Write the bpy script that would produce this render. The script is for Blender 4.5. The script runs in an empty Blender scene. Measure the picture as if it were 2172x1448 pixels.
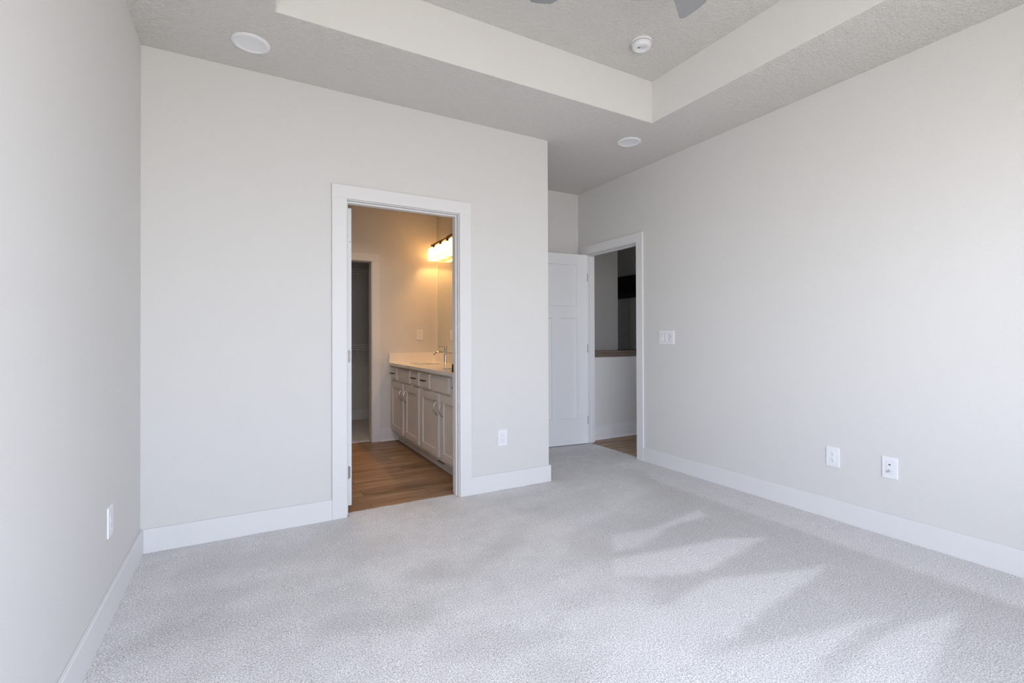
import bpy, bmesh, math, random
from mathutils import Vector, Matrix, noise

sc = bpy.context.scene
COL = sc.collection
random.seed(7)

# ------------------------------------------------------------------ camera
F_PX, YAW, PITCH, ROLL, CY, EYE = 1014.62, 0.509621, 0.006186, -0.003234, 709.075, 1.15459
fw = Vector((math.sin(YAW) * math.cos(PITCH), math.cos(YAW) * math.cos(PITCH), math.sin(PITCH)))
rt = Vector((math.cos(YAW), -math.sin(YAW), 0))
up = rt.cross(fw)
rt, up = math.cos(ROLL) * rt + math.sin(ROLL) * up, math.cos(ROLL) * up - math.sin(ROLL) * rt
cd = bpy.data.cameras.new('camera')
cam = bpy.data.objects.new('camera', cd)
COL.objects.link(cam)
cam.matrix_world = Matrix(((rt.x, up.x, -fw.x, 0), (rt.y, up.y, -fw.y, 0), (rt.z, up.z, -fw.z, EYE), (0, 0, 0, 1)))
cd.sensor_width = 36
cd.sensor_fit = 'HORIZONTAL'
cd.lens = 36 * F_PX / 2172
cd.shift_y = -(724 - CY) / 2172
cd.clip_start = 0.02
sc.camera = cam

# ------------------------------------------------------------------ view, world, daylight
sc.view_settings.view_transform = 'Standard'
sc.view_settings.look = 'None'
sc.view_settings.gamma = 1.0
sc.view_settings.use_curve_mapping = False
sc.view_settings.exposure = 0.5
cy = sc.cycles
cy.use_denoising = True
cy.max_bounces = 10
cy.diffuse_bounces = 8
cy.glossy_bounces = 4
cy.transmission_bounces = 6
cy.transparent_max_bounces = 8
cy.caustics_reflective = False
cy.caustics_refractive = False
cy.sample_clamp_indirect = 6.0

SKY = 10.7
w = bpy.data.worlds.new('daylight')
sc.world = w
w.use_nodes = True
nt = w.node_tree
for n in list(nt.nodes):
    nt.nodes.remove(n)
out = nt.nodes.new('ShaderNodeOutputWorld')
bg = nt.nodes.new('ShaderNodeBackground')
tc = nt.nodes.new('ShaderNodeTexCoord')
sp = nt.nodes.new('ShaderNodeSeparateXYZ')
mr = nt.nodes.new('ShaderNodeMapRange')
mr.inputs[1].default_value = -1
mr.inputs[2].default_value = 1
rp = nt.nodes.new('ShaderNodeValToRGB')
cr = rp.color_ramp
stops = [(0.0, (0.36, 0.33, 0.28)), (0.30, (0.48, 0.45, 0.40)), (0.48, (0.78, 0.77, 0.76)),
         (0.52, (0.90, 0.93, 1.01)), (0.62, (0.815, 0.905, 1.09)), (1.0, (0.76, 0.90, 1.17))]    # paving below, pale horizon, blue sky
cr.elements[0].position, cr.elements[0].color = stops[0][0], (*stops[0][1], 1)
cr.elements[1].position, cr.elements[1].color = stops[-1][0], (*stops[-1][1], 1)
for p_, c_ in stops[1:-1]:
    e = cr.elements.new(p_)
    e.color = (*c_, 1)
nt.links.new(tc.outputs['Generated'], sp.inputs[0])
nt.links.new(sp.outputs['Z'], mr.inputs[0])
nt.links.new(mr.outputs[0], rp.inputs[0])
# added dimming of the sky straight ahead of the windows, darkens the back wall
hy = nt.nodes.new('ShaderNodeMapRange')
hy.interpolation_type = 'SMOOTHSTEP'
for k_, v_ in ((1, -0.80), (2, -0.95), (3, 1.0), (4, 0.66)):
    hy.inputs[k_].default_value = v_
nt.links.new(sp.outputs['Y'], hy.inputs[0])
hm = nt.nodes.new('ShaderNodeMix')
hm.data_type = 'RGBA'
hm.blend_type = 'MULTIPLY'
hm.inputs[0].default_value = 1.0
nt.links.new(rp.outputs[0], hm.inputs[6])
nt.links.new(hy.outputs[0], hm.inputs[7])
nt.links.new(hm.outputs[2], bg.inputs[0])
bg.inputs[1].default_value = SKY
nt.links.new(bg.outputs[0], out.inputs[0])

# room measures (metres, carpet top = 0)
XL, XR, YR, YB, XE, YA = -0.490, 3.256, -0.61, 3.226, 2.1385, 4.303
H, TH = 2.743, 0.115
TX0, TX1, TY0, TY1, TZ = 0.128, 2.647, 0.03, 2.588, 3.0505
FZ = -0.012                      # hard floors
BW = 2.010                       # bathroom side wall
YF = 5.444                       # bathroom far wall
WINS = [(-0.44, 0.48), (0.58, 1.50), (1.60, 2.26)]    # three windows in the wall behind the camera
WZ0, WZ1 = 0.60, 2.30

ADDED_HWIN = (3.80, 4.55, 1.25, 2.20)                      # added unseen window at the near end, brightens the hall
for (a, b, c, d, y) in [(p, q, WZ0, WZ1, YR - TH - 0.02) for p, q in WINS] + [(*ADDED_HWIN, 0.86)]:
    ld = bpy.data.lights.new('window_portal', 'AREA')
    ld.shape = 'RECTANGLE'
    ld.size, ld.size_y = b - a, d - c
    ld.cycles.is_portal = True
    lo = bpy.data.objects.new('window_portal', ld)
    COL.objects.link(lo)
    lo.location = ((a + b) / 2, y, (c + d) / 2)
    lo.rotation_euler = Vector((0, 1, 0)).to_track_quat('-Z', 'Z').to_euler()

# ------------------------------------------------------------------ materials
def mat(name, color, rough=0.6, metal=0.0, spec=0.5):
    m = bpy.data.materials.new(name)
    m.use_nodes = True
    b = m.node_tree.nodes['Principled BSDF']
    b.inputs['Base Color'].default_value = (*color, 1)
    b.inputs['Roughness'].default_value = rough
    b.inputs['Metallic'].default_value = metal
    b.inputs['Specular IOR Level'].default_value = spec
    return m


def nodes(m):
    return m.node_tree.nodes, m.node_tree.links, m.node_tree.nodes['Principled BSDF']


def coords(m):
    N, L, b = nodes(m)
    t = N.new('ShaderNodeTexCoord')
    return t.outputs['Object']


def add_noise(m, co, scale, detail=2, rough=0.5, dist=0.0):
    N, L, b = nodes(m)
    n = N.new('ShaderNodeTexNoise')
    n.inputs['Scale'].default_value = scale
    n.inputs['Detail'].default_value = detail
    n.inputs['Roughness'].default_value = rough
    n.inputs['Distortion'].default_value = dist
    L.new(co, n.inputs['Vector'])
    return n.outputs['Fac']


def add_bump(m, height, strength, distance):
    N, L, b = nodes(m)
    k = N.new('ShaderNodeBump')
    k.inputs['Strength'].default_value = strength
    k.inputs['Distance'].default_value = distance
    L.new(height, k.inputs['Height'])
    L.new(k.outputs[0], b.inputs['Normal'])


def tint(m, fac, c0, c1, lo=0.3, hi=0.7):
    N, L, b = nodes(m)
    r = N.new('ShaderNodeMapRange')
    r.inputs[1].default_value = lo
    r.inputs[2].default_value = hi
    L.new(fac, r.inputs[0])
    x = N.new('ShaderNodeMix')
    x.data_type = 'RGBA'
    x.inputs[6].default_value = (*c0, 1)
    x.inputs[7].default_value = (*c1, 1)
    L.new(r.outputs[0], x.inputs[0])
    L.new(x.outputs[2], b.inputs['Base Color'])
    return x


def paint(name, c, scale=110, strength=0.25):
    m = mat(name, c, 0.75, spec=0.25)
    co = coords(m)
    add_bump(m, add_noise(m, co, scale, 3, 0.55), strength, 0.004)
    return m


WALL = (0.672, 0.665, 0.652)
M_wall = paint('greige_wall_paint', WALL)
M_tray = paint('tray_paint', (0.725, 0.715, 0.700))
M_ceil = mat('textured_ceiling_paint', (0.71, 0.692, 0.662), 0.85, spec=0.2)
_co = coords(M_ceil)
_N, _L, _b = nodes(M_ceil)
_mp = _N.new('ShaderNodeMapping')
_mp.inputs['Scale'].default_value = (1, 1.7, 1)
_mp.inputs['Rotation'].default_value = (0, 0, 0.6)
_L.new(_co, _mp.inputs[0])
add_bump(M_ceil, add_noise(M_ceil, _mp.outputs[0], 38, 3, 0.6, 1.8), 1.0, 0.011)
M_trim = mat('white_trim_paint', (0.732, 0.730, 0.734), 0.5, spec=0.3)
M_door = mat('white_door_paint', (0.775, 0.785, 0.805), 0.5, spec=0.3)
M_plate = mat('white_plastic', (0.80, 0.805, 0.83), 0.4, spec=0.35)
M_slot = mat('dark_slot', (0.10, 0.10, 0.10), 0.6)
M_grey = mat('grey_print', (0.42, 0.41, 0.46), 0.6)
M_nickel = mat('satin_nickel', (0.30, 0.29, 0.285), 0.5, 0.6)
M_steel = mat('brushed_nickel', (0.40, 0.37, 0.34), 0.30, 1.0)
M_chrome = mat('chrome', (0.86, 0.85, 0.84), 0.06, 1.0)
M_dark = mat('dark_bronze', (0.045, 0.032, 0.024), 0.45, 0.6)
M_cab = mat('painted_cabinet', (0.70, 0.67, 0.64), 0.42)
M_quartz = mat('cream_quartz', (0.83, 0.80, 0.755), 0.12)
M_basin = mat('white_porcelain', (0.80, 0.79, 0.77), 0.1)
M_mirror = mat('mirror_silver', (0.86, 0.89, 0.85), 0.0, 1.0)
M_edge = mat('painted_edge_glint', (0.88, 0.90, 0.90), 0.2, 0.0)  # white colour stands in for daylight reflected along the mirror edge
M_wire = mat('white_wire', (0.86, 0.85, 0.83), 0.35)
M_hinge = mat('dark_hinge', (0.11, 0.115, 0.125), 0.5, 0.3)
M_fan = mat('grey_fan_blade', (0.30, 0.305, 0.32), 0.5)
M_fanm = mat('brushed_fan_metal', (0.42, 0.42, 0.43), 0.35, 0.9)
M_black = mat('black_stain', (0.012, 0.010, 0.010), 0.5)
M_capw = mat('taupe_wood_cap', (0.16, 0.12, 0.095), 0.5)
_co = coords(M_capw)
_N, _L, _b = nodes(M_capw)
_mp = _N.new('ShaderNodeMapping')
_mp.inputs['Scale'].default_value = (2, 30, 30)
_L.new(_co, _mp.inputs[0])
tint(M_capw, add_noise(M_capw, _mp.outputs[0], 3, 4), (0.135, 0.10, 0.08), (0.19, 0.145, 0.115))
M_sub = mat('subfloor', (0.25, 0.2, 0.16), 0.9)
M_outer = mat('vinyl_frame_white', (0.8, 0.8, 0.8), 0.4)


def glass_pane():
    m = bpy.data.materials.new('window_glass')
    m.use_nodes = True
    N, L = m.node_tree.nodes, m.node_tree.links
    for n in list(N):
        N.remove(n)
    o = N.new('ShaderNodeOutputMaterial')
    x = N.new('ShaderNodeMixShader')
    t = N.new('ShaderNodeBsdfTransparent')
    g = N.new('ShaderNodeBsdfGlossy')
    g.inputs['Roughness'].default_value = 0.02
    x.inputs[0].default_value = 0.05
    L.new(t.outputs[0], x.inputs[1])
    L.new(g.outputs[0], x.inputs[2])
    L.new(x.outputs[0], o.inputs[0])
    return m


M_glass = glass_pane()


def opal():
    m = bpy.data.materials.new('opal_glass')
    m.use_nodes = True
    N, L = m.node_tree.nodes, m.node_tree.links
    for n in list(N):
        N.remove(n)
    o = N.new('ShaderNodeOutputMaterial')
    x = N.new('ShaderNodeMixShader')
    t = N.new('ShaderNodeBsdfTranslucent')
    g = N.new('ShaderNodeBsdfDiffuse')
    t.inputs[0].default_value = (0.55, 0.535, 0.49, 1)
    g.inputs[0].default_value = (0.85, 0.83, 0.78, 1)
    x.inputs[0].default_value = 0.55
    L.new(t.outputs[0], x.inputs[1])
    L.new(g.outputs[0], x.inputs[2])
    L.new(x.outputs[0], o.inputs[0])
    return m


M_opal = opal()


def carpet_mat():
    m = mat('loop_carpet', (0.6, 0.59, 0.57), 1.0, spec=0.05)
    N, L, b = nodes(m)
    co = coords(m)
    at = N.new('ShaderNodeAttribute')
    at.attribute_name = 'lay'
    g1 = add_noise(m, co, 165, 2, 0.7)
    g2 = add_noise(m, co, 420, 2, 0.6)
    mx = N.new('ShaderNodeMath')
    mx.operation = 'ADD'
    L.new(g1, mx.inputs[0])
    L.new(g2, mx.inputs[1])
    r = N.new('ShaderNodeMapRange')
    r.inputs[1].default_value = 0.78
    r.inputs[2].default_value = 1.22
    L.new(mx.outputs[0], r.inputs[0])
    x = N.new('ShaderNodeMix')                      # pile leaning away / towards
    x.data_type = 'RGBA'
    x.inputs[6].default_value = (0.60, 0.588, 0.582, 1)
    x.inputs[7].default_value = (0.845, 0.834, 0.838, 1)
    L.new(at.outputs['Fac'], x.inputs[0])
    ml = N.new('ShaderNodeMix')                     # tuft by tuft
    ml.data_type = 'RGBA'
    ml.blend_type = 'MULTIPLY'
    ml.inputs[0].default_value = 1.0
    y = N.new('ShaderNodeMix')
    y.data_type = 'RGBA'
    y.inputs[6].default_value = (0.48, 0.47, 0.475, 1)
    y.inputs[7].default_value = (1.36, 1.36, 1.35, 1)
    L.new(r.outputs[0], y.inputs[0])
    L.new(x.outputs[2], ml.inputs[6])
    L.new(y.outputs[2], ml.inputs[7])
    L.new(ml.outputs[2], b.inputs['Base Color'])
    add_bump(m, mx.outputs[0], 0.6, 0.006)
    return m


M_carpet = carpet_mat()


def plank_mat(name, c0, c1, c2):
    m = mat(name, c1, 0.42, spec=0.35)
    N, L, b = nodes(m)
    co = coords(m)
    bt = N.new('ShaderNodeTexBrick')
    bt.offset = 0.37
    bt.inputs['Color1'].default_value = (0.0, 0.0, 0.0, 1)
    bt.inputs['Color2'].default_value = (1, 1, 1, 1)
    bt.inputs['Mortar'].default_value = (0.2, 0.2, 0.2, 1)
    bt.inputs['Scale'].default_value = 1.0
    bt.inputs['Mortar Size'].default_value = 0.0012
    bt.inputs['Brick Width'].default_value = 1.22
    bt.inputs['Row Height'].default_value = 0.18
    L.new(co, bt.inputs['Vector'])
    sep = N.new('ShaderNodeSeparateColor')
    L.new(bt.outputs['Color'], sep.inputs[0])
    # grain runs along x, shifted plank by plank
    mp = N.new('ShaderNodeMapping')
    mp.inputs['Scale'].default_value = (1.5, 16, 1)
    L.new(co, mp.inputs[0])
    ad = N.new('ShaderNodeVectorMath')
    ad.operation = 'ADD'
    cb = N.new('ShaderNodeCombineXYZ')
    ms = N.new('ShaderNodeMath')
    ms.operation = 'MULTIPLY'
    ms.inputs[1].default_value = 9.0
    L.new(sep.outputs[0], ms.inputs[0])
    L.new(ms.outputs[0], cb.inputs[2])
    L.new(mp.outputs[0], ad.inputs[0])
    L.new(cb.outputs[0], ad.inputs[1])
    n1 = add_noise(m, ad.outputs[0], 1.0, 5, 0.62, 0.8)
    rp = N.new('ShaderNodeValToRGB')
    rp.color_ramp.elements[0].position = 0.34
    rp.color_ramp.elements[0].color = (*c0, 1)
    rp.color_ramp.elements[1].position = 0.66
    rp.color_ramp.elements[1].color = (*c2, 1)
    e = rp.color_ramp.elements.new(0.5)
    e.color = (*c1, 1)
    L.new(n1, rp.inputs[0])
    sh = N.new('ShaderNodeMix')
    sh.data_type = 'RGBA'
    sh.blend_type = 'MULTIPLY'
    sh.inputs[0].default_value = 1.0
    mr2 = N.new('ShaderNodeMapRange')
    mr2.inputs[3].default_value = 0.86
    mr2.inputs[4].default_value = 1.10
    L.new(sep.outputs[0], mr2.inputs[0])
    L.new(rp.outputs[0], sh.inputs[6])
    L.new(mr2.outputs[0], sh.inputs[7])
    dk = N.new('ShaderNodeMix')
    dk.data_type = 'RGBA'
    L.new(bt.outputs['Fac'], dk.inputs[0])
    L.new(sh.outputs[2], dk.inputs[6])
    dk.inputs[7].default_value = (c0[0] * 0.5, c0[1] * 0.5, c0[2] * 0.5, 1)
    L.new(dk.outputs[2], b.inputs['Base Color'])
    add_bump(m, n1, 0.12, 0.002)
    return m


M_plank = plank_mat('oak_vinyl_plank', (0.155, 0.090, 0.050), (0.31, 0.192, 0.110), (0.41, 0.262, 0.160))

# ------------------------------------------------------------------ mesh helpers
def bx(bm, x0, x1, y0, y1, z0, z1, bev=0.0, seg=1):
    """a box, optionally with eased edges, added to bm"""
    r = bmesh.ops.create_cube(bm, size=1.0)
    vs = r['verts']
    for v in vs:
        v.co = Vector(((x0 + x1) / 2 + v.co.x * (x1 - x0), (y0 + y1) / 2 + v.co.y * (y1 - y0), (z0 + z1) / 2 + v.co.z * (z1 - z0)))
    if bev > 0:
        es = list({ed for v in vs for ed in v.link_edges})
        bmesh.ops.bevel(bm, geom=es, offset=bev, segments=seg, profile=0.5, affect='EDGES')


def tube(bm, pts, r, n=10, caps=True):
    pts = [Vector(p) for p in pts]
    rings = []
    prev = None
    for i, p in enumerate(pts):
        if i == 0:
            t = (pts[1] - p).normalized()
        elif i == len(pts) - 1:
            t = (p - pts[i - 1]).normalized()
        else:
            t = ((p - pts[i - 1]).normalized() + (pts[i + 1] - p).normalized()).normalized()
        if prev is None:
            a = Vector((0, 0, 1)) if abs(t.z) < 0.9 else Vector((1, 0, 0))
            u = t.cross(a).normalized()
        else:
            u = (prev - t * prev.dot(t)).normalized()
        prev = u
        v = t.cross(u)
        rr = r[i] if isinstance(r, (list, tuple)) else r
        rings.append([bm.verts.new(p + (u * math.cos(2 * math.pi * k / n) + v * math.sin(2 * math.pi * k / n)) * rr) for k in range(n)])
    for a, b in zip(rings, rings[1:]):
        for k in range(n):
            bm.faces.new((a[k], a[(k + 1) % n], b[(k + 1) % n], b[k]))
    if caps:
        bm.faces.new(list(reversed(rings[0])))
        bm.faces.new(rings[-1])


def lathe(bm, prof, n=40, c=(0, 0, 0)):
    """prof: list of (radius, z) revolved about z through c"""
    rings = []
    for (r, z) in prof:
        if r < 1e-6:
            rings.append([bm.verts.new((c[0], c[1], c[2] + z))])
        else:
            rings.append([bm.verts.new((c[0] + r * math.cos(2 * math.pi * k / n), c[1] + r * math.sin(2 * math.pi * k / n), c[2] + z)) for k in range(n)])
    for a, b in zip(rings, rings[1:]):
        for k in range(n):
            k2 = (k + 1) % n
            if len(a) == 1 and len(b) == 1:
                continue
            if len(a) == 1:
                bm.faces.new((a[0], b[k2], b[k]))
            elif len(b) == 1:
                bm.faces.new((a[k], a[k2], b[0]))
            else:
                bm.faces.new((a[k], a[k2], b[k2], b[k]))


def prism(bm, pts, z0, z1, bev=0.0):
    """pts in the xy plane, extruded from z0 to z1"""
    a = [bm.verts.new((p[0], p[1], z0)) for p in pts]
    b = [bm.verts.new((p[0], p[1], z1)) for p in pts]
    n = len(pts)
    bm.faces.new(list(reversed(a)))
    bm.faces.new(b)
    for k in range(n):
        bm.faces.new((a[k], a[(k + 1) % n], b[(k + 1) % n], b[k]))


def obj(name, bm, m, parent=None, smooth=False, kind=None, label=None, cat=None, group=None, loc=None):
    bmesh.ops.recalc_face_normals(bm, faces=bm.faces)
    me = bpy.data.meshes.new(name)
    bm.to_mesh(me)
    bm.free()
    me.materials.append(m)
    if smooth:
        for p in me.polygons:
            p.use_smooth = True
        me.set_sharp_from_angle(angle=math.radians(35))
    o = bpy.data.objects.new(name, me)
    COL.objects.link(o)
    if parent is not None:
        o.parent = parent
    if loc:
        o.location = loc
    if kind:
        o['kind'] = kind
    tag(o, label, cat, group)
    return o


def tag(o, label=None, cat=None, group=None):
    if label:
        o['label'] = label
    if cat:
        o['category'] = cat
    if group:
        o['group'] = group


def thing(name, label, cat, loc=(0, 0, 0), rz=0.0, group=None):
    o = bpy.data.objects.new(name, None)
    o.empty_display_size = 0.1
    COL.objects.link(o)
    o.location = loc
    o.rotation_euler = (0, 0, rz)
    tag(o, label, cat, group)
    return o


def struct_root(name, loc=(0, 0, 0), rz=0.0):
    o = thing(name, None, None, loc, rz)
    o['kind'] = 'structure'
    return o


def copy_tree(o, parent=None):
    c = o.copy()
    COL.objects.link(c)
    if parent is not None:
        c.parent = parent
    for ch in list(o.children):
        copy_tree(ch, c)
    return c


def box_obj(name, m, dims, parent=None, bev=0.0, kind=None, **kw):
    bm = bmesh.new()
    bx(bm, *dims, bev=bev)
    return obj(name, bm, m, parent, kind=kind, **kw)


def wall(name, axis, p0, p1, u0, u1, z0, z1, holes=(), m=None):
    """a wall slab; axis 'x' runs along x between y=p0..p1, axis 'y' runs along y between x=p0..p1; holes (u0,u1,z0,z1)"""
    us = sorted({u0, u1, *[h[0] for h in holes], *[h[1] for h in holes]})
    zs = sorted({z0, z1, *[h[2] for h in holes], *[h[3] for h in holes]})
    us = [u for u in us if u0 <= u <= u1]
    zs = [z for z in zs if z0 <= z <= z1]
    solid = {}
    for i in range(len(us) - 1):
        for j in range(len(zs) - 1):
            cu, cz = (us[i] + us[i + 1]) / 2, (zs[j] + zs[j + 1]) / 2
            solid[i, j] = not any(h[0] < cu < h[1] and h[2] < cz < h[3] for h in holes)
    bm = bmesh.new()
    vd = {}

    def V(u, p, z):
        k = (round(u, 5), round(p, 5), round(z, 5))
        if k not in vd:
            vd[k] = bm.verts.new((u, p, z) if axis == 'x' else (p, u, z))
        return vd[k]
    for (i, j), s in solid.items():
        if not s:
            continue
        a, b, c, d = us[i], us[i + 1], zs[j], zs[j + 1]
        for p in (p0, p1):
            bm.faces.new((V(a, p, c), V(b, p, c), V(b, p, d), V(a, p, d)))
        if not solid.get((i - 1, j)):
            bm.faces.new((V(a, p0, c), V(a, p1, c), V(a, p1, d), V(a, p0, d)))
        if not solid.get((i + 1, j)):
            bm.faces.new((V(b, p0, c), V(b, p1, c), V(b, p1, d), V(b, p0, d)))
        if not solid.get((i, j - 1)):
            bm.faces.new((V(a, p0, c), V(b, p0, c), V(b, p1, c), V(a, p1, c)))
        if not solid.get((i, j + 1)):
            bm.faces.new((V(a, p0, d), V(b, p0, d), V(b, p1, d), V(a, p1, d)))
    return obj(name, bm, m or M_wall, kind='structure')


# ------------------------------------------------------------------ walls
# bathroom doorway (in the back wall) and hall doorway (in the right wall): jamb faces
BJ0, BJ1, JZ = 0.580, 1.357, 2.050
HJ0, HJ1 = 3.389, 4.168
JT = 0.018
CJ0, CJ1, CJZ = 0.470, 1.237, 2.008       # closet opening in the bathroom's far wall
wall('wall_left', 'y', XL - TH, XL, YR - TH, 7.12, -0.1, 3.2)
wall('wall_back', 'x', YB, YB + TH, XL, XE, -0.1, H, [(BJ0 - JT, BJ1 + JT, -0.2, JZ + JT)])
wall('wall_bathroom_side', 'y', BW, XE, YB + TH, YF, -0.1, H)
wall('wall_bathroom_far', 'x', YF, YF + TH, XL, XE, -0.1, H, [(CJ0 - JT, CJ1 + JT, -0.2, CJZ + JT)])
wall('wall_closet_back', 'x', 7.004, 7.12, XL, 2.0, -0.1, H)
wall('wall_closet_side', 'y', 1.90, 2.0, YF + TH, 7.004, -0.1, H)
wall('wall_alcove', 'x', YA, YA + TH, XE, XR, -0.1, H)
wall('wall_right', 'y', XR, XR + 0.12, YR - TH, 5.615, -0.1, 3.2, [(HJ0 - JT, HJ1 + JT, -0.2, JZ + JT)])
wall('wall_rear', 'x', YR - TH, YR, XL, XR, -0.1, 3.2, [(a, b, WZ0, WZ1) for a, b in WINS])

# ceiling: flat border with a raised tray
bm = bmesh.new()
us, vs = [XL, TX0, TX1, XR], [YR, TY0, TY1, YA]
vd = {}


def CV(x, y, z):
    k = (x, y, z)
    if k not in vd:
        vd[k] = bm.verts.new(k)
    return vd[k]


for i in range(3):
    for j in range(3):
        if i == 1 and j == 1:
            continue
        a, b, c, d = us[i], us[i + 1], vs[j], vs[j + 1]
        bm.faces.new((CV(a, c, H), CV(a, d, H), CV(b, d, H), CV(b, c, H)))
        bm.faces.new((CV(a, c, 3.15), CV(b, c, 3.15), CV(b, d, 3.15), CV(a, d, 3.15)))
for (a, c, b, d) in ((us[0], vs[0], us[3], vs[0]), (us[3], vs[0], us[3], vs[3]), (us[3], vs[3], us[0], vs[3]), (us[0], vs[3], us[0], vs[0])):
    xs_ = [u for u in us if min(a, b) <= u <= max(a, b)] if a != b else [a]
    ys_ = [v for v in vs if min(c, d) <= v <= max(c, d)] if c != d else [c]
    pts = [(x, y) for x in xs_ for y in ys_]
    for (p, q) in zip(pts, pts[1:]):
        bm.faces.new((CV(*p, H), CV(*q, H), CV(*q, 3.15), CV(*p, 3.15)))
ceil = obj('ceiling', bm, M_ceil, kind='structure')
# the tray: smooth painted faces and the textured upper field
bm = bmesh.new()
bx(bm, TX0 - 0.001, TX1 + 0.001, TY0 - 0.001, TY1 + 0.001, TZ, 3.15)
obj('ceiling_tray', bm, M_ceil, kind='structure')
# added unseen overhang, keeps steep skylight off the carpet near the windows
box_obj('added_sky_blocker', M_trim, (XL - 0.6, XR + 0.6, YR - TH - 0.75, YR - TH, 2.62, 2.72), kind='structure')
bm = bmesh.new()
t_ = 0.004
bx(bm, TX0, TX1, TY1 - t_, TY1, H, TZ)
bx(bm, TX0, TX1, TY0, TY0 + t_, H, TZ)
bx(bm, TX0, TX0 + t_, TY0 + t_, TY1 - t_, H, TZ)
bx(bm, TX1 - t_, TX1, TY0 + t_, TY1 - t_, H, TZ)
obj('wall_tray', bm, M_tray, kind='structure')
# other ceilings
bm = bmesh.new()
bx(bm, XL, XE, YB + TH, 7.004, H, 2.85)
obj('ceiling_bathroom', bm, M_wall, kind='structure')

# ------------------------------------------------------------------ floors
box_obj('floor_slab', M_sub, (XL, XR + 0.02, YR, YA, -0.10, -0.020), kind='structure')
bm = bmesh.new()
bx(bm, XL, BW, 3.28, 5.50, -0.10, FZ)
obj('floor_bathroom', bm, M_plank, kind='structure')
bm = bmesh.new()
bx(bm, XR + 0.022, 6.0, 1.0, 8.0, -0.10, FZ)
obj('floor_hall', bm, M_plank, kind='structure')

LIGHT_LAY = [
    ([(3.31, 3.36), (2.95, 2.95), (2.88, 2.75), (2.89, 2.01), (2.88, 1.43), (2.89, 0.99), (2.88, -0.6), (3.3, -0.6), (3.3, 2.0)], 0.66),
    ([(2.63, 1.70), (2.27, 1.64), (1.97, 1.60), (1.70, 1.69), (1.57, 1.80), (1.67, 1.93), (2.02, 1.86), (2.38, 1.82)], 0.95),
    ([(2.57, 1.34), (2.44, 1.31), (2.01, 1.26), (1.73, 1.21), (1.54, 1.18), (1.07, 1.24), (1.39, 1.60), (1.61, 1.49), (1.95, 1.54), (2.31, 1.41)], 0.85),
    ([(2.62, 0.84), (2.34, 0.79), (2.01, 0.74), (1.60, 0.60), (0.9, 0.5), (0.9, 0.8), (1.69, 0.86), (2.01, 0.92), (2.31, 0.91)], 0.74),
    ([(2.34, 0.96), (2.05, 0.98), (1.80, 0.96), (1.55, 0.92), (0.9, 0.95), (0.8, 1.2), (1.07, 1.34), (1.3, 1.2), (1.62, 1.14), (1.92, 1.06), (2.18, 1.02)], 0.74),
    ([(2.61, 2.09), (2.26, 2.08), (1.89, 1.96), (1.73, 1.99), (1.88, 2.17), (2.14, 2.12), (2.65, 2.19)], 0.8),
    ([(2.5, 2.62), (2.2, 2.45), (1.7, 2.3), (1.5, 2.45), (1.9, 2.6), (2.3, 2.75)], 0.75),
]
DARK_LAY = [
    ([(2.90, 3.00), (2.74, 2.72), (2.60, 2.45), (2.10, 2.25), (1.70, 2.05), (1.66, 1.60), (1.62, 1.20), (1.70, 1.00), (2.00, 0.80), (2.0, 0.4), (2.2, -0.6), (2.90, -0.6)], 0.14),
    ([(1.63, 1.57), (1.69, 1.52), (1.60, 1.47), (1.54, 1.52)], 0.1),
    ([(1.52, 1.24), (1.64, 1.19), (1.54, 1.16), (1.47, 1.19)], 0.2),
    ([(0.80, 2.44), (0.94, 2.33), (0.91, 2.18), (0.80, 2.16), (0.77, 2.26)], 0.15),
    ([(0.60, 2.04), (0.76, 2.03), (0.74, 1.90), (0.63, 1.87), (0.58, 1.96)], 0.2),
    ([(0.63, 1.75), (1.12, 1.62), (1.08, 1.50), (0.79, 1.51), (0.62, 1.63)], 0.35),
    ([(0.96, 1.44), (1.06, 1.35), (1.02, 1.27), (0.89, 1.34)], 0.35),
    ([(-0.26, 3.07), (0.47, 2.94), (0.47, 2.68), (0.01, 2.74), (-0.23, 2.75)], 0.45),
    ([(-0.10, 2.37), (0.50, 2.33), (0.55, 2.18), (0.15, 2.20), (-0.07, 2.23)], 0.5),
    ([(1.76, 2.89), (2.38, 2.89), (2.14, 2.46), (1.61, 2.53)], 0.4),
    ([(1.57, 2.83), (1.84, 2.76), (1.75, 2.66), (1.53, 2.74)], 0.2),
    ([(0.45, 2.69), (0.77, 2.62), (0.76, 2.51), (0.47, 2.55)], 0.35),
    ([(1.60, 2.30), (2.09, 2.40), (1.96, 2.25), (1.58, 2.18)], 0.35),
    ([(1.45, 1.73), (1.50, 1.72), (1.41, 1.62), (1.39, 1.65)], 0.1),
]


def poly_dist(p, poly):
    """signed distance, positive inside"""
    x, y = p
    ins = False
    dm = 9e9
    n = len(poly)
    for i in range(n):
        x1, y1 = poly[i]
        x2, y2 = poly[(i + 1) % n]
        if (y1 > y) != (y2 > y) and x < (x2 - x1) * (y - y1) / (y2 - y1) + x1:
            ins = not ins
        dx, dy = x2 - x1, y2 - y1
        t = max(0, min(1, ((x - x1) * dx + (y - y1) * dy) / (dx * dx + dy * dy + 1e-12)))
        dm = min(dm, math.hypot(x - x1 - t * dx, y - y1 - t * dy))
    return dm if ins else -dm


def sstep(a, b, x):
    t = max(0, min(1, (x - a) / (b - a)))
    return t * t * (3 - 2 * t)


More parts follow.
